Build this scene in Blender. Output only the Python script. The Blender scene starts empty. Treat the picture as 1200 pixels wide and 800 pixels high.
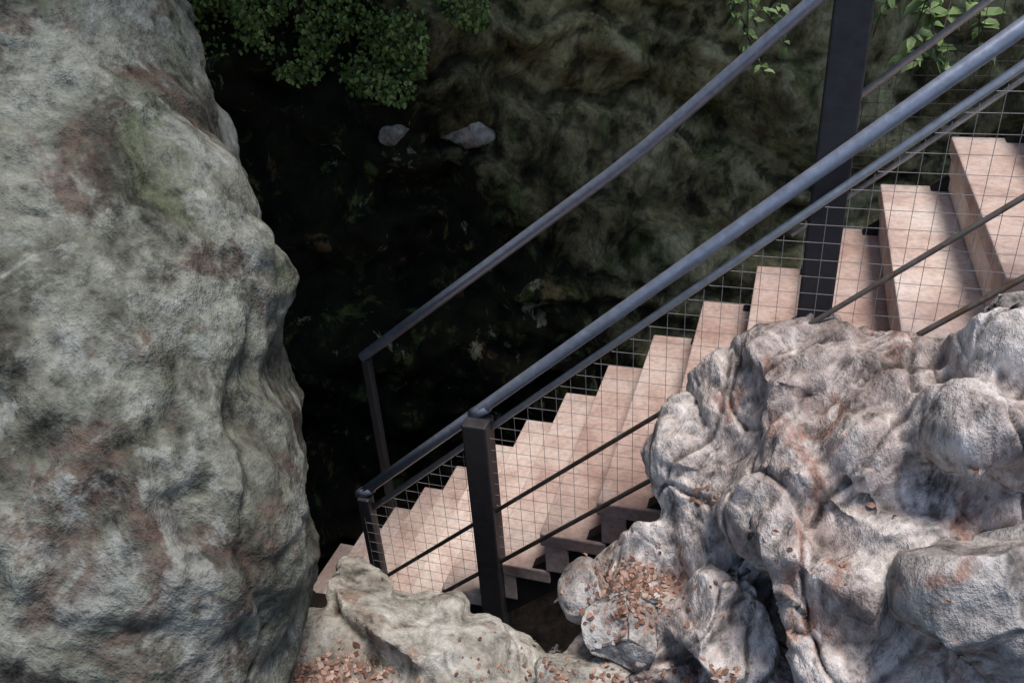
import bpy, bmesh, math, random
from mathutils import Vector, Matrix, noise
from mathutils.bvhtree import BVHTree
random.seed(7)
sc=bpy.context.scene
sc.view_settings.view_transform='Standard'; sc.view_settings.look='None'; sc.view_settings.exposure=0
# ---------------------------------------------------------------- camera
th=math.radians(30); rho=math.radians(4.2); FP=1000.0
C=Vector((0,0,3.0))
F=Vector((0,math.cos(th),-math.sin(th))); R0=Vector((1,0,0)); U0=Vector((0,math.sin(th),math.cos(th)))
R=R0*math.cos(rho)-U0*math.sin(rho); U=R0*math.sin(rho)+U0*math.cos(rho)
cd=bpy.data.cameras.new("camera"); cam=bpy.data.objects.new("camera",cd); sc.collection.objects.link(cam)
M=Matrix((R,U,-F)).transposed().to_4x4(); M.translation=C; cam.matrix_world=M
cd.sensor_width=36; cd.lens=30; cd.clip_start=0.05; cd.clip_end=500
sc.camera=cam
def ray(x,y): return F+R*((x-600)/FP)+U*((400-y)/FP)
def W3(x,y,d): return C+ray(x,y)*d
# ---------------------------------------------------------------- node helpers
def newmat(name):
    m=bpy.data.materials.new(name); m.use_nodes=True
    nt=m.node_tree; b=nt.nodes['Principled BSDF']; return m,nt,b
class N:
    def __init__(s,nt):
        s.nt=nt; s.tc=nt.nodes.new('ShaderNodeTexCoord'); s.co=s.tc.outputs['Object']
    def mapped(s,scale,rot=(0,0,0),loc=(0,0,0)):
        m=s.nt.nodes.new('ShaderNodeMapping'); m.inputs['Scale'].default_value=scale; m.inputs['Rotation'].default_value=rot; m.inputs['Location'].default_value=loc
        s.nt.links.new(s.co,m.inputs['Vector']); return m.outputs[0]
    def noise(s,scale,det=5,dist=0,rough=.6,vec=None,out='Fac'):
        n=s.nt.nodes.new('ShaderNodeTexNoise')
        n.inputs['Scale'].default_value=scale; n.inputs['Detail'].default_value=det; n.inputs['Distortion'].default_value=dist; n.inputs['Roughness'].default_value=rough
        s.nt.links.new(vec or s.co,n.inputs['Vector']); return n.outputs[out]
    def rgb(s,c):
        q=s.nt.nodes.new('ShaderNodeSeparateColor'); s.nt.links.new(c,q.inputs[0]); return q.outputs[0],q.outputs[1],q.outputs[2]
    def xyz(s):
        q=s.nt.nodes.new('ShaderNodeSeparateXYZ'); s.nt.links.new(s.co,q.inputs[0]); return q.outputs
    def ramp(s,inp,stops):
        r=s.nt.nodes.new('ShaderNodeValToRGB'); e=r.color_ramp.elements
        while len(e)<len(stops): e.new(.5)
        for i,(p,c) in enumerate(stops):
            e[i].position=p; e[i].color=(c,c,c,1) if not hasattr(c,'__len__') else (*c,1)
        s.nt.links.new(inp,r.inputs[0]); return r.outputs[0]
    def mix(s,fac,a,b,mode='MIX'):
        m=s.nt.nodes.new('ShaderNodeMix'); m.data_type='RGBA'; m.blend_type=mode
        for sock,v in ((m.inputs[0],fac),(m.inputs[6],a),(m.inputs[7],b)):
            if hasattr(v,'is_linked') : s.nt.links.new(v,sock)
            elif hasattr(v,'__len__'): sock.default_value=(*v,1)
            else: sock.default_value=v if sock==m.inputs[0] else (v,v,v,1)
        return m.outputs[2]
    def math(s,op,a,b=0):
        m=s.nt.nodes.new('ShaderNodeMath'); m.operation=op
        for i,v in enumerate((a,b)):
            if hasattr(v,'is_linked'): s.nt.links.new(v,m.inputs[i])
            else: m.inputs[i].default_value=v
        return m.outputs[0]
    def bump(s,h,strength,dist):
        b=s.nt.nodes.new('ShaderNodeBump'); b.inputs['Strength'].default_value=strength; b.inputs['Distance'].default_value=dist
        s.nt.links.new(h,b.inputs['Height']); return b.outputs[0]
def rock_mat(name,c1,c2,c3,stain,moss,stain_t=.57,moss_t=.57,seed=0,pt=(.43,.5),bumps=1.0,lich=(.5,.5,.47),lich_t=.6,zone=None,dkt=(.36,.45),mp=None,dk=.35):
    m,nt,b=newmat(name); n=N(nt)
    v=n.mapped(*(mp or ((1,1,.75),(0,.3,.2))),(seed,seed*2.3,seed*.7))
    a=n.noise(3.4,6,.3,.68,vec=v)
    f=n.noise(21,5,0,.76,vec=v)
    s1,s2,s3=n.rgb(n.noise(3.9,5,.5,.72,vec=v,out='Color'))
    col=n.ramp(a,[(.36,c1),(.48,c2),(.60,c3)])
    if zone: col=zone(n,col,a,s1)
    col=n.mix(n.ramp(s2,[(moss_t,0.0),(moss_t+.09,.75)]),col,moss)
    col=n.mix(n.ramp(s1,[(stain_t,0.0),(stain_t+.07,.75)]),col,stain)
    col=n.mix(n.ramp(s3,[(lich_t,0.0),(lich_t+.05,.6)]),col,lich)
    col=n.mix(1,col,n.ramp(f,[(.30,.28),(.45,.85),(.56,1.08),(.70,1.4)]),'MULTIPLY')
    col=n.mix(1,col,n.ramp(s3,[(dkt[0],dk),(dkt[1],1.0)]),'MULTIPLY')
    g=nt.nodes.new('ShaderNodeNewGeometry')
    col=n.mix(1,col,n.ramp(g.outputs['Pointiness'],[(pt[0],.32),(pt[1],1.0),(.6,1.15)]),'MULTIPLY')  # crevice darkening put into the colour; raised edges come out lighter
    nt.links.new(col,b.inputs['Base Color']); b.inputs['Roughness'].default_value=.92
    b.inputs['Specular IOR Level'].default_value=.25
    hgt=n.math('ADD',n.math('MULTIPLY',a,1.0),n.math('MULTIPLY',f,.45))
    nt.links.new(n.bump(hgt,.8*bumps,.05),b.inputs['Normal']); return m
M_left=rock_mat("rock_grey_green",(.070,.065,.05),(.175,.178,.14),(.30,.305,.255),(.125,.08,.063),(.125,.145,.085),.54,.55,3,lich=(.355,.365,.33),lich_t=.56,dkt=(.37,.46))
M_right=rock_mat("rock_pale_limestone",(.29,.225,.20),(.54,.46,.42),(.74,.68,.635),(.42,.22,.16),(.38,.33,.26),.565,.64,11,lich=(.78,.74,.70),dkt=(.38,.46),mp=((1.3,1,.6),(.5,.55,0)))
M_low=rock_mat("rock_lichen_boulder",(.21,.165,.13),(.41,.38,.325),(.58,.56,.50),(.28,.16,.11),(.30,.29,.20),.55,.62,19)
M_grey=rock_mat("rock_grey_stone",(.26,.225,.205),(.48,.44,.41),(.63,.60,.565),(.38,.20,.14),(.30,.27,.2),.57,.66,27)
def pit_shade(n,col,a,s1):
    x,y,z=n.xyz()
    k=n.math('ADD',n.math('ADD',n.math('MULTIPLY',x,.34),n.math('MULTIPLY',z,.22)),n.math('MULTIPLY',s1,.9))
    return n.mix(n.ramp(k,[(.66,0.0),(1.08,1.0)]),n.mix(1,col,(.035,.042,.028),'MULTIPLY'),col)  # pit gloom painted into the wall colour, near black towards lower left
M_wall=rock_mat("rock_cliff_pit_shade",(.15,.12,.052),(.33,.275,.13),(.48,.41,.22),(.18,.115,.05),(.10,.13,.035),.60,.55,41,lich=(.48,.45,.28),lich_t=.61,zone=pit_shade,bumps=.7,pt=(.46,.5))
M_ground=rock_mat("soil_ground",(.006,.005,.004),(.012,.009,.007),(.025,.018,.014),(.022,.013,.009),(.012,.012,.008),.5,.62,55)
def steel(name,c,rough,metal,rust=.0):
    m,nt,b=newmat(name); n=N(nt)
    a=n.noise(30,5,.3,.7)
    col=n.ramp(a,[(.3,tuple(x*.7 for x in c)),(.6,c),(.75,tuple(min(1,x*1.3) for x in c))])
    if rust: col=n.mix(n.ramp(n.noise(12,5,.5,.7),[(.62-rust,0.0),(.72-rust,.9)]),col,(.13,.075,.045))
    nt.links.new(col,b.inputs['Base Color']); b.inputs['Metallic'].default_value=metal
    nt.links.new(n.ramp(a,[(.3,rough*.8),(.7,min(1,rough*1.25))]),b.inputs['Roughness'])
    return m
M_rail=steel("painted_steel_handrail",(.27,.305,.385),.36,.3,.0)
M_thin=steel("galvanised_steel",(.48,.50,.53),.5,.3,.0)
M_rust=steel("weathered_steel",(.18,.16,.14),.7,.3,.14)
M_post=steel("dark_painted_post",(.050,.046,.050),.5,.15,.0)
M_wire=steel("mesh_wire",(.42,.39,.37),.6,.2,.0)
M_str=steel("stringer_steel",(.018,.016,.016),.7,.1,.0)
def tread_mat():
    m,nt,b=newmat("dusty_timber_tread"); n=N(nt)
    a=n.noise(4.2,5,.1,.6)
    col=n.ramp(a,[(.34,(.58,.43,.38)),(.47,(.76,.62,.56)),(.62,(.85,.76,.71))])
    f=n.noise(45,4,0,.7)
    col=n.mix(1,col,n.ramp(f,[(.3,.72),(.55,1.0),(.75,1.12)]),'MULTIPLY')
    g=nt.nodes.new('ShaderNodeNewGeometry')
    col=n.mix(1,col,n.ramp(g.outputs['Random Per Island'],[(0,(.68,.58,.55)),(1,(1.0,.98,.96))]),'MULTIPLY')
    nt.links.new(col,b.inputs['Base Color']); b.inputs['Roughness'].default_value=.85
    nt.links.new(n.bump(f,.35,.006),b.inputs['Normal']); return m
M_tread=tread_mat()
def leafmat(name,ca,cb,cc):
    m,nt,b=newmat(name); n=N(nt)
    g=nt.nodes.new('ShaderNodeNewGeometry')
    v=n.math('ADD',n.math('MULTIPLY',g.outputs['Random Per Island'],.8),n.math('MULTIPLY',n.noise(7,2),.25))
    col=n.ramp(v,[(.1,ca),(.5,cb),(.95,cc)])
    nt.links.new(col,b.inputs['Base Color']); b.inputs['Roughness'].default_value=.5
    return m
M_leafd=leafmat("ivy_leaf",(.03,.055,.010),(.11,.18,.035),(.38,.48,.13))
M_leafl=leafmat("bright_leaf",(.08,.14,.04),(.18,.28,.09),(.34,.44,.20))
M_litter=leafmat("dead_leaf",(.12,.055,.035),(.30,.155,.10),(.52,.36,.29))
M_bark=steel("twig_bark",(.08,.06,.04),.9,0)
# ---------------------------------------------------------------- mesh helpers
def link(name,verts,faces,mat,parent=None,smooth=True):
    me=bpy.data.meshes.new(name); me.from_pydata([tuple(v) for v in verts],[],faces); me.update()
    if mat: me.materials.append(mat)
    if smooth: me.polygons.foreach_set('use_smooth',[True]*len(me.polygons))
    o=bpy.data.objects.new(name,me); sc.collection.objects.link(o)
    if parent: o.parent=parent
    return o
def empty(name):
    o=bpy.data.objects.new(name,None); sc.collection.objects.link(o); return o
class MB:
    def __init__(s): s.v=[]; s.f=[]
    def tube(s,p0,p1,r,n=10,cap=True):
        d=(p1-p0).normalized(); a=d.orthogonal().normalized(); b=d.cross(a); k=len(s.v)
        for p in (p0,p1):
            for i in range(n):
                t=2*math.pi*i/n; s.v.append(p+a*math.cos(t)*r+b*math.sin(t)*r)
        for i in range(n): j=(i+1)%n; s.f.append((k+i,k+j,k+n+j,k+n+i))
        if cap: s.f.append(tuple(k+i for i in range(n))[::-1]); s.f.append(tuple(k+n+i for i in range(n)))
    def path(s,pts,r,n=12):
        k=len(s.v); m=len(pts); ref=None
        for q,p in enumerate(pts):
            d=(pts[min(q+1,m-1)]-pts[max(q-1,0)]).normalized()
            if ref is None: ref=d.orthogonal().normalized()
            a=(ref-d*ref.dot(d)).normalized(); b=d.cross(a)
            for i in range(n):
                t=2*math.pi*i/n; s.v.append(p+a*math.cos(t)*r+b*math.sin(t)*r)
        for q in range(m-1):
            for i in range(n): j=(i+1)%n; s.f.append((k+q*n+i,k+q*n+j,k+q*n+n+j,k+q*n+n+i))
        s.f.append(tuple(k+i for i in range(n))[::-1]); s.f.append(tuple(k+(m-1)*n+i for i in range(n)))
    def box(s,o,a,b,c):
        k=len(s.v)
        for i in range(8): s.v.append(o+a*(i&1)+b*((i>>1)&1)+c*((i>>2)&1))
        for f in ((0,2,3,1),(4,5,7,6),(0,1,5,4),(2,6,7,3),(0,4,6,2),(1,3,7,5)): s.f.append(tuple(k+i for i in f))
    def leaf(s,p,d,nrm,L,Wd,fold=.25):
        d=d.normalized(); side=d.cross(nrm)
        if side.length<1e-4: side=d.orthogonal()
        side.normalize(); nn=side.cross(d); k=len(s.v)
        s.v+= [p, p+d*L*.35+side*Wd*.5+nn*fold*Wd, p+d*L*.75+side*Wd*.36+nn*fold*Wd*.7, p+d*L-nn*L*.12, p+d*L*.75-side*Wd*.36+nn*fold*Wd*.7, p+d*L*.35-side*Wd*.5+nn*fold*Wd, p+d*L*.5]
        s.f+= [(k,k+1,k+6),(k+1,k+2,k+6),(k+2,k+3,k+6),(k+3,k+4,k+6),(k+4,k+5,k+6),(k+5,k,k+6)]
def fbm(p,f,o=5,s=0.0):
    return noise.fractal(p*f+Vector((s,s*1.7,s*.3)),.9,2.1,o)
G1=(R*.80-U*.52+F*.25).normalized(); G2=(R*.62-U*.70-F*.3).normalized()
DG=(-R*.50-U*.80-F*.25).normalized()
DIR=(Vector((0,0,1))*.6-F*.7-R*.15).normalized()
ROT1=Matrix.Rotation(.7,3,'X')@Matrix.Rotation(.5,3,'Y')@Matrix.Rotation(.9,3,'Z')
ROT2=Matrix.Rotation(-.4,3,'X')@Matrix.Rotation(1.1,3,'Y')@Matrix.Rotation(.2,3,'Z')
def facet(p,f,s,tilt,step,aniso=None,k=1.0,sh=3.2,wr=.35):
    q=p*f
    q=q+Vector((s,s*.7,-s)); w=noise.noise_vector(q*1.1)*wr; q=q+w
    d,pts=noise.voronoi(q); c=pts[0]
    rv=noise.noise_vector(c*7.3)
    h=(q-c).dot(rv)*tilt/f + noise.noise(c*5.1)*step/f
    e=d[1]-d[0]; t=min(1,e*sh); t=t*t*(3-2*t); return h*t, e
def saw(x,drop=.16):
    f=x-math.floor(x)
    return f/(1-drop)-.5 if f<1-drop else .5-(f-(1-drop))/drop
def chisel(p,f,s,rot):
    d,_=noise.voronoi(rot@(p*f)+Vector((s,s,s)),distance_metric='MANHATTAN')
    return d[0]-.55
def ridge(p,f,s):
    return .35-abs(noise.noise(p*f+Vector((s,2*s,-s))))*1.6
def crackf(p,f,s,w):
    q=p*f; q=q-DG*(q.dot(DG)*.6)+Vector((s,s,s))+noise.noise_vector(p*4)*.25
    d,_=noise.voronoi(q); return math.exp(-((d[1]-d[0])/w)**2)
def make_disp(a1,a2,ch,rg,base,fine,ck,f1=3.8,f2=10,dirw=.0,c2=.3,c3=.06):
    def fn(p,n,s,amp):
        w=fbm(p,1.6,3,s); m1=.6+noise.noise(p*2.0+Vector((s,0,3))); m2=.5+noise.noise(p*3.7+Vector((0,s,7)))
        h=a1*saw(p.dot(G1)*f1+w*.9+s)*max(.15,m1)+a2*saw(p.dot(G2)*f2+w*1.6+s,.22)*max(0,m2)
        h+=-ch*chisel(p+noise.noise_vector(p*3)*.02,2.9,s,ROT1)-ch*c2*chisel(p,8,s+4,ROT2)-ch*c3*chisel(p,20,s+2,ROT1)
        h+=rg*ridge(p,4.2,s)+w*base+fbm(p,8,3,s+3)*fine+fbm(p,30,2,s)*.002
        h-=ck*crackf(p,3.6,s,.045)+ck*.25*crackf(p,9,s+2,.05)
        k=n.dot(DIR); dd=n
        if dirw and k>0: dd=(n*(1-dirw)+DIR*dirw*min(1,k*2)).normalized()
        return p+dd*h*amp
    return fn
rock_disp=make_disp(.020,.008,.06,.010,.03,.008,.008,dirw=.4)
outc_disp=make_disp(.062,.016,.085,.008,.02,.006,.022,dirw=.75)
def left_disp(p,n,s,amp):
    h1,e1=facet(p,1.25,s,.20,.10); h2,e2=facet(p,3.6,s+5,.24,.10); h3,e3=facet(p,11,s+9,.18,.08)
    h=h1+h2+h3+fbm(p,1.1,3,s)*.05+fbm(p,6,4,s+2)*.012+fbm(p,24,3,s+4)*.003+ridge(p,2.6,s)*.02-.035*chisel(p,2.6,s,ROT1)-.010*chisel(p,8,s,ROT2)
    h+=.022*saw(p.dot(G1)*2.3+fbm(p,1.4,3,s)*1.2)
    return p+n*h*amp
def displace(o,s,amp,fn=rock_disp):
    me=o.data
    new=[fn(v.co,v.normal.copy(),s,amp) for v in me.vertices]
    for v,c in zip(me.vertices,new): v.co=c
    me.update()
def ico_boulder(px,py,d,rx,ry,rot,rz,seed,sub=5,cuts=12):
    rnd=random.Random(seed)
    bm=bmesh.new(); bmesh.ops.create_icosphere(bm,subdivisions=sub,radius=1)
    pl=[]
    for i in range(cuts):
        n_=Vector((rnd.gauss(0,1),rnd.gauss(0,1),rnd.gauss(0,1)-.6)).normalized(); pl.append((n_,rnd.uniform(.60,.90)))
    c=W3(px,py,d); a=math.radians(rot)
    X=(R*math.cos(a)+U*math.sin(a))*rx*d/FP; Y=(-R*math.sin(a)+U*math.cos(a))*ry*d/FP; Z=F*rz
    for v in bm.verts:
        dr=v.co.normalized(); t=1
        for n_,h in pl:
            k=dr.dot(n_)
            if k>.05: t=min(t,h/k)
        dr=dr*t*1.14
        v.co=c+X*dr.x+Y*dr.y+Z*dr.z
    return bm
def boulder(name,spec,mat,seed,amp=1.0,sub=6):
    bm=ico_boulder(*spec,seed,sub=sub)
    bmesh.ops.smooth_vert(bm,verts=bm.verts,factor=.5)
    bmesh.ops.recalc_face_normals(bm,faces=bm.faces)
    me=bpy.data.meshes.new(name); bm.to_mesh(me); bm.free(); me.materials.append(mat)
    me.polygons.foreach_set('use_smooth',[True]*len(me.polygons))
    o=bpy.data.objects.new(name,me); sc.collection.objects.link(o); displace(o,seed*1.37,amp); return o
def merged_rock(name,specs,mat,seed,voxel,amp,fn=rock_disp,smooth=2):
    bmA=bmesh.new(); tmp=bpy.data.meshes.new("t")
    for i,s in enumerate(specs):
        b=ico_boulder(*s,seed+i,sub=4); b.to_mesh(tmp); b.free(); bmA.from_mesh(tmp)
    bmesh.ops.recalc_face_normals(bmA,faces=bmA.faces)
    me=bpy.data.meshes.new(name); bmA.to_mesh(me); bmA.free()
    o=bpy.data.objects.new(name,me); sc.collection.objects.link(o)
    md=o.modifiers.new("r",'REMESH'); md.mode='VOXEL'; md.voxel_size=voxel
    m2=o.modifiers.new("s",'SMOOTH'); m2.factor=.5; m2.iterations=smooth
    dg=bpy.context.evaluated_depsgraph_get(); dg.update()
    me2=bpy.data.meshes.new_from_object(o.evaluated_get(dg)); o.modifiers.clear(); o.data=me2
    me2.materials.clear(); me2.materials.append(mat)
    me2.polygons.foreach_set('use_smooth',[True]*len(me2.polygons))
    displace(o,seed*1.1,amp,fn); return o
# ---------------------------------------------------------------- stair frame
Zu=Vector((0,0,1))
sdir=-(R*(-1211)+U*(-907)+F*1000).normalized()    # ascending
H=Vector((sdir.x,sdir.y,0)); tanS=sdir.z/H.length; H.normalize()
Wd=Vector((-H.y,H.x,0))
if Wd.y<0: Wd=-Wd
N0=C+R*.315+U*(-.536)+F*2.96
RISE=.19; GO=RISE/tanS; WID=1.15
st=empty("staircase")
tb=MB(); sb=MB(); rnd=random.Random(3)
NE=-.035
for i in range(-9,13):
    o=N0+Wd*(NE+rnd.uniform(-.004,.004))+H*(GO*i)+Zu*(RISE*i)
    tb.box(o-Zu*.06-H*.015,H*(GO+.03),Wd*(WID-NE),Zu*.06)
    tb.box(o-Zu*(RISE-.004)+Wd*.003,H*.09,Wd*(WID-NE-.006),Zu*(RISE-.06))
tr=link("treads",tb.v,tb.f,M_tread,st,False)
bv=tr.modifiers.new("b",'BEVEL'); bv.width=.006; bv.segments=2
sv=H*GO+Zu*RISE
for off in (-.025,WID-.06):
    a=N0+Wd*off+sv*(-9)-Zu*.31
    sb.box(a,sv*22,Wd*.05,Zu*.17)
link("stringers",sb.v,sb.f,M_str,st,False)
def onplane(px,py,off):
    p0=N0+Wd*off; r=ray(px,py); t=(p0-C).dot(Wd)/r.dot(Wd); return C+r*t
def along(off,h,s):
    return N0+Wd*off+H*s+Zu*(s*tanS+h)
def sof(p): return (p-N0).dot(H)
rl=empty("stair_railing")
s0=sof(onplane(424,580,0)); s1=2.4
b=MB(); b.path([along(0,.68,s0),along(0,.68,s0+.5),along(0,.68,s1)],.0205,16)
b.path([along(0,.62,s0+.012),along(0,.685,s0)],.018,12)
link("handrail",b.v,b.f,M_rail,rl)
b=MB(); b.tube(along(0,.58,s0+.02),along(0,.58,s1),.012); link("panel_top_rail",b.v,b.f,M_thin,rl)
b=MB(); b.tube(along(-.045,.235,s0+.02),along(-.045,.235,s1),.0075); b.tube(along(-.05,-.01,s0+.02),along(-.05,-.01,s1),.008); link("panel_lower_rails",b.v,b.f,M_rust,rl)
def mesh_panel(off,lo,hi,sa,sb_,r):
    b=MB(); s=sa
    while s<sb_:
        b.tube(along(off,lo,s),along(off,hi,s),r,5,False); s+=.05
    z=sa*tanS+lo; zmax=sb_*tanS+hi
    while z<zmax:
        a=max(sa,(z-hi)/tanS); c=min(sb_,(z-lo)/tanS)
        if c>a: b.tube(along(off,z-a*tanS,a)+Wd*.003,along(off,z-c*tanS,c)+Wd*.003,r,5,False)
        z+=.05
    return b
b=mesh_panel(-.04,0,.575,s0+.02,s1,.0009); link("wire_mesh",b.v,b.f,M_wire,rl)
def post(p,h,w,parent,name,down=.9):
    b=MB(); b.box(p-H*w/2-Wd*w/2-Zu*down,H*w,Wd*w,Zu*(h+down))
    o=link(name,b.v,b.f,M_post,parent,False); m=o.modifiers.new("b",'BEVEL'); m.width=.006; m.segments=2
    return o
sp=sof(onplane(562,480,0)); post(along(-.03,0,sp),.66,.088,rl,"post")
post(along(-.01,0,s0+.02),.66,.05,rl,"end_post")
sp2=sof(onplane(978,190,0)); post(along(.075,0,sp2),1.6,.09,rl,"tall_post",.5)
for s in (sp,s0+.02):
    b=MB(); b.tube(along(0,.655,s)-H*.03,along(0,.70,s)+H*.03,.0225); link("handrail_collar",b.v,b.f,M_rail,rl)
rf=empty("stair_railing.001")
FO=WID
pA=onplane(425,418,FO); pB=onplane(745,182,FO); pC=onplane(955,0,FO); pD=pC+(pC-pB)*1.2
b=MB(); pts=[pA,pA.lerp(pB,.5),pA.lerp(pB,.93),pB.lerp(pC,.07),pC,pD]; b.path(pts,.027,16)
link("handrail",b.v,b.f,M_rail,rf)
post(pA-Zu*1.0+H*.02,.99,.045,rf,"end_post",.8)
sfp=sof(onplane(985,60,FO))
b=MB(); b.tube(along(FO,.45,sfp),along(FO,.45,3.4),.014); b.tube(along(FO,.05,sfp-.1),along(FO,.05,3.4),.010); link("panel_rails",b.v,b.f,M_thin,rf)
b=mesh_panel(FO,.05,.45,sfp,2.4,.0012); link("wire_mesh",b.v,b.f,M_post,rf)
# ---------------------------------------------------------------- left rock (lofted)
sil=[(185,-260),(200,-120),(214,0),(222,60),(236,115),(262,165),(288,215),(305,262),(318,292),(322,350),(330,440),(352,480),(368,540),(378,590),(378,640),(372,690),(352,745),(330,800),(335,900),(350,1050)]
def sx(y):
    for (x0,y0),(x1,y1) in zip(sil,sil[1:]):
        if y<=y1: return x0+(x1-x0)*(y-y0)/(y1-y0)
    return sil[-1][0]
def sil_at(t):
    y=-260+1310*t; w=[(-14,.25),(0,.5),(14,.25)]
    return sum(sx(max(-260,min(1050,y+a)))*b_ for a,b_ in w), y
NR,NA=480,480
vs=[];fs=[]
for i in range(NR):
    t=i/(NR-1); x,y=sil_at(t); d=2.45-.35*t
    P=W3(x-2,y,d); rr=ray(x,y).normalized(); cap=min(1,math.sqrt(max(0,1-(abs(t-.5)*2)**14))+.02)
    a=1.0*cap; bb=(.75)*cap
    cen=P-R*1.0
    for j in range(NA):
        ph=2*math.pi*j/NA; c,s_=math.cos(ph),math.sin(ph)
        e=.8; cx=math.copysign(abs(c)**e,c); sx_=math.copysign(abs(s_)**e,s_)
        vs.append(cen+R*a*cx+rr*bb*sx_)
for i in range(NR-1):
    for j in range(NA):
        k=(j+1)%NA; fs.append((i*NA+j,i*NA+k,(i+1)*NA+k,(i+1)*NA+j))
fs.append(tuple(range(NA))[::-1]); fs.append(tuple((NR-1)*NA+j for j in range(NA)))
lr=link("cliff_rock",vs,fs,M_left)
bm=bmesh.new(); bm.from_mesh(lr.data); bmesh.ops.recalc_face_normals(bm,faces=bm.faces); bm.to_mesh(lr.data); bm.free()
displace(lr,2.2,.9,left_disp)
# ---------------------------------------------------------------- right rocks
oc=merged_rock("rock_outcrop",[
 (945,455,2.32,85,100,-20,.25),(1030,470,2.22,85,85,0,.25),(880,500,2.42,70,110,-10,.22),(960,560,2.2,120,120,20,.28),
 (835,570,2.42,70,100,0,.2),(1080,540,2.1,125,110,0,.28),(1165,500,1.98,105,95,0,.28),(1240,450,1.9,110,110,0,.3),
 (1040,640,2.08,115,95,0,.25),(880,650,2.35,85,85,0,.2),(1180,630,2.0,120,110,0,.2),(1140,460,2.05,70,60,0,.2),
 (790,650,2.47,60,75,0,.16),(745,700,2.47,55,60,10,.16),(800,740,2.4,80,80,0,.16),(720,775,2.42,60,50,0,.14),(880,780,2.25,90,60,0,.14),
 (985,690,1.97,80,115,33,.2),(1020,760,1.95,80,70,0,.18),(1110,790,1.85,80,70,-20,.18),(850,750,2.2,58,80,15,.16),(765,745,2.35,60,60,30,.14)],M_right,33,.0075,1.0,outc_disp,2)
B=[]
B.append(boulder("boulder",(1180,715,1.75,108,112,20,.2),M_grey,8,.8))
B.append(boulder("boulder",(735,740,2.27,52,50,30,.10),M_grey,14,.8,6))
B.append(boulder("boulder",(695,705,2.42,34,44,20,.10),M_grey,15,.7,5))
B.append(boulder("boulder",(690,792,2.3,60,30,0,.12),M_low,16,.7,5))
B.append(boulder("boulder",(1198,385,1.98,40,66,38,.07),M_grey,21,.6,5))
lb=merged_rock("boulder",[(425,705,2.62,52,60,0,.22),(480,745,2.55,95,62,-30,.25),(570,785,2.5,78,45,-25,.22),(375,790,2.45,75,65,0,.25),(480,840,2.4,140,70,0,.25),(640,820,2.45,80,36,0,.2)],M_low,71,.0072,.8,rock_disp,3)
B.append(lb)
# ---------------------------------------------------------------- ground
def gz(x,y):
    p=Vector((x,y,0))-Vector((N0.x,N0.y,0)); s=p.dot(Wd); a=p.dot(H)
    near=.70+.62*max(-.5,min(3,a))*(1 if a>0 else .8)
    hole=max(0,min(1,1.4-abs(a+.25)/.4))
    t=max(0,min(1,(s+.18+.36*hole)/.2)); t=t*t*(3-2*t)
    return near*(1-t)-2.0*t
vs=[];fs=[]
def axis(lo,hi,fl,fh,n1):
    out=[fl+(fh-fl)*i/n1 for i in range(n1+1)]
    q=.05; v=fh
    while v<hi: q*=1.35; v+=q; out.append(v)
    q=.05; v=fl
    while v>lo: q*=1.35; v-=q; out.insert(0,v)
    return out
ax=axis(-120,120,-2.5,3,220); ay=axis(-120,120,.2,4.5,180)
for y in ay:
    for x in ax:
        z=gz(x,y); p=Vector((x,y,0)); z+=fbm(p,2.5,4)*.05+fbm(p,11,4)*.02
        vs.append((x,y,z))
nx=len(ax)
for j in range(len(ay)-1):
    for i in range(nx-1): fs.append((j*nx+i,j*nx+i+1,(j+1)*nx+i+1,(j+1)*nx+i))
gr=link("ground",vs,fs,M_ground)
# ---------------------------------------------------------------- cliff wall, plus an unseen overhang added to block sky and sun
vs=[];fs=[]
prof=[(4.9,-2.4),(5.1,-1),(5.0,.3),(5.15,1.2),(5.3,2.2),(5.1,3.0),(4.7,3.6),(4.2,4.0),(3.7,4.3),(3.55,4.9),(3.9,6.5),(5,8)]
NX,NP=520,380
for j in range(NP):
    k=j/(NP-1)*(len(prof)-1); i=min(int(k),len(prof)-2); f=k-i; f=f*f*(3-2*f)*.5+f*.5
    y0=prof[i][0]*(1-f)+prof[i+1][0]*f; z=prof[i][1]*(1-f)+prof[i+1][1]*f
    up=max(0,min(1,(z-3.2)/.9))
    for q in range(NX):
        x=-7+15*q/(NX-1)
        lt=max(0,min(1,(.75-x)/1.2)); lt=lt*lt*(3-2*lt)
        y=y0-up*lt*1.6+up*(1-lt)*.3  # overhang edge shaped to keep the lower-left stairs in shade
        p=Vector((x,y,z))
        w=fbm(p,.9,3,5)
        dy=fbm(p,.55,3,4)*.35-chisel(p,1.3,2,ROT1)*.34-chisel(p,3.6,5,ROT2)*.10-chisel(p,9,1,ROT1)*.025+saw(p.dot(Vector((.35,0,.94)))*1.7+w*.7)*.14+fbm(p,7,3,2)*.012
        vs.append((x,y-dy,z+fbm(p,1.5,3,14)*.08))
for j in range(NP-1):
    for q in range(NX-1): fs.append((j*NX+q,j*NX+q+1,(j+1)*NX+q+1,(j+1)*NX+q))
wl=link("cliff_wall_shade_roof",vs,fs,M_wall)
def scatter_target(objs):
    vs=[];fs=[]
    for o in objs:
        k=len(vs); vs+=[v.co.copy() for v in o.data.vertices]; fs+=[tuple(k+i for i in p.vertices) for p in o.data.polygons]
    return BVHTree.FromPolygons(vs,fs)
bw=scatter_target([wl])
for i,(px,py,rx,ry) in enumerate([(460,156,22,15),(548,155,34,20)]):
    h=bw.ray_cast(C,ray(px,py).normalized())
    d=(h[0]-C).dot(F)
    boulder("stone",(px,py,d+.07,rx,ry,20,.14),M_low,100+i,.9,4)
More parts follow.
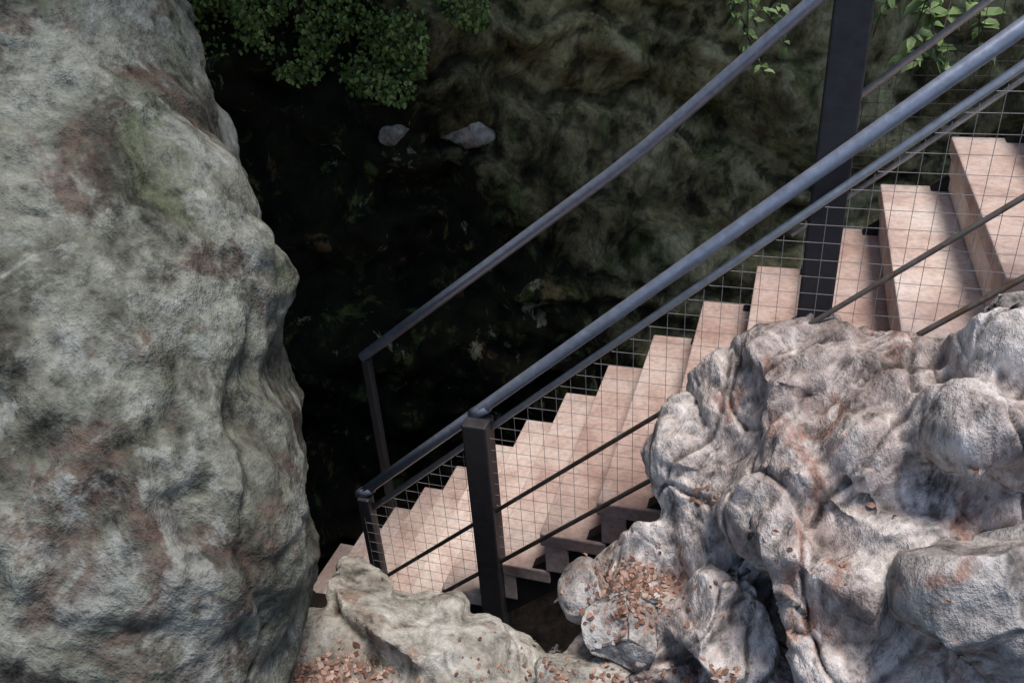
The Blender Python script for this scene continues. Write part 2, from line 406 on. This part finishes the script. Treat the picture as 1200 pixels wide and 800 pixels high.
# ---------------------------------------------------------------- foliage
b=MB()
for _ in range(60000):
    x=random.uniform(-3.2,1.6); z=random.uniform(1.1,3.4)
    m=noise.noise(Vector((x*1.3,z*1.3,3)))+.6*noise.noise(Vector((x*4,z*4,1)))
    lim=1.85 if x<-.4 else 2.05+.6*(x+.4)
    if z<lim-m*.5 : continue
    if m<-.05 and random.random()>.15: continue
    if x>0 and (m<.1): continue
    hit=bw.ray_cast(Vector((x,2.8,z)),Vector((0,1,0)))
    if hit[0] is None: continue
    off=max(0,m+.3)*.28*random.random()
    p=hit[0]-Vector((0,off+.01,0))
    d=Vector((random.uniform(-.6,.6),random.uniform(-.5,.1),random.uniform(-1,.1)))
    nn=Vector((random.uniform(-.5,.5),-1,random.uniform(.1,1.2))).normalized()
    L=random.uniform(.018,.042); b.leaf(p,d,nn,L,L*.7)
link("ivy_foliage",b.v,b.f,M_leafd,None,False)
def spray(name,px,py,d,n,spread,mat,L0):
    e=empty(name); b=MB(); tw=MB(); c=W3(px,py,d)
    for k in range(6):
        top=c+Vector((random.uniform(-.2,.2),random.uniform(-.1,.3),spread*1.3)); end=c+Vector((random.uniform(-1,1)*spread,random.uniform(-.5,.5)*spread,random.uniform(-.8,.4)*spread))
        pts=[top.lerp(end,q/8)+Vector((noise.noise(top+Vector((q*.4,0,0)))*.05,0,-.04*(q/8)**2)) for q in range(9)]
        tw.path(pts,.003,6)
        for q in range(n//6):
            f=random.uniform(.15,1); i=min(7,int(f*8)); p=pts[i].lerp(pts[i+1],f*8-i)
            dd=Vector((random.uniform(-1,1),random.uniform(-1,.6),random.uniform(-.9,.3)))
            L=L0*random.uniform(.6,1.2); b.leaf(p,dd,Vector((random.uniform(-.4,.4),-.5,1)),L,L*.55)
    link("leaves",b.v,b.f,mat,e,False); link("twigs",tw.v,tw.f,M_bark,e)
spray("leafy_branch",1105,40,3.4,90,.2,M_leafl,.085)
spray("leafy_branch",880,25,3.8,130,.24,M_leafl,.055)
spray("leafy_branch",1050,-20,3.6,80,.25,M_leafl,.07)
bt=scatter_target([gr,oc]+B)
b=MB()
def drop(px,py,rad,n,d):
    for _ in range(n):
        c=W3(px+random.gauss(0,rad),py+random.gauss(0,rad*.8),d)
        r_=(c-C).normalized()
        hit=bt.ray_cast(c-r_*1.2,(r_+Vector((random.gauss(0,.03),0,-.15))).normalized())
        if hit[0] is None: continue
        nn=hit[1]
        if nn.z<0.35 or hit[0].z<.3: continue
        t=Vector((random.uniform(-1,1),random.uniform(-1,1),random.uniform(-1,1))); t=(t-nn*t.dot(nn))
        if t.length<.1: continue
        t=t.normalized()+nn*random.uniform(-.1,.3)
        L=random.uniform(.008,.024); b.leaf(hit[0]+nn*.002,t,nn,L,L*.65,random.uniform(-.3,.4))
drop(745,640,26,450,2.4); drop(650,800,60,480,2.4); drop(790,790,45,400,2.2); drop(355,775,26,380,2.4); drop(405,745,24,160,2.5)
drop(970,600,150,60,2.0); drop(830,520,10,25,2.3); drop(1170,480,12,25,1.9); drop(860,790,30,150,2.1)
link("leaf_litter",b.v,b.f,M_litter,None,False)
# ---------------------------------------------------------------- light
sun_dir=Vector((.22,-.12,.95)).normalized()
sd=bpy.data.lights.new("sun",'SUN'); sd.energy=3.1; sd.angle=math.radians(20); sd.color=(1,.93,.86)
so=bpy.data.objects.new("sun",sd); sc.collection.objects.link(so); so.rotation_euler=(-sun_dir).to_track_quat('-Z','Y').to_euler(); so.location=(2,-2,8)
w=bpy.data.worlds.new("World"); sc.world=w; w.use_nodes=True; nt=w.node_tree
bg=nt.nodes['Background']; sky=nt.nodes.new('ShaderNodeTexSky'); sky.sky_type='NISHITA'; sky.sun_disc=False
sky.sun_elevation=math.asin(sun_dir.z); sky.sun_rotation=math.atan2(sun_dir.x,sun_dir.y)
nt.links.new(sky.outputs[0],bg.inputs[0]); bg.inputs[1].default_value=.15
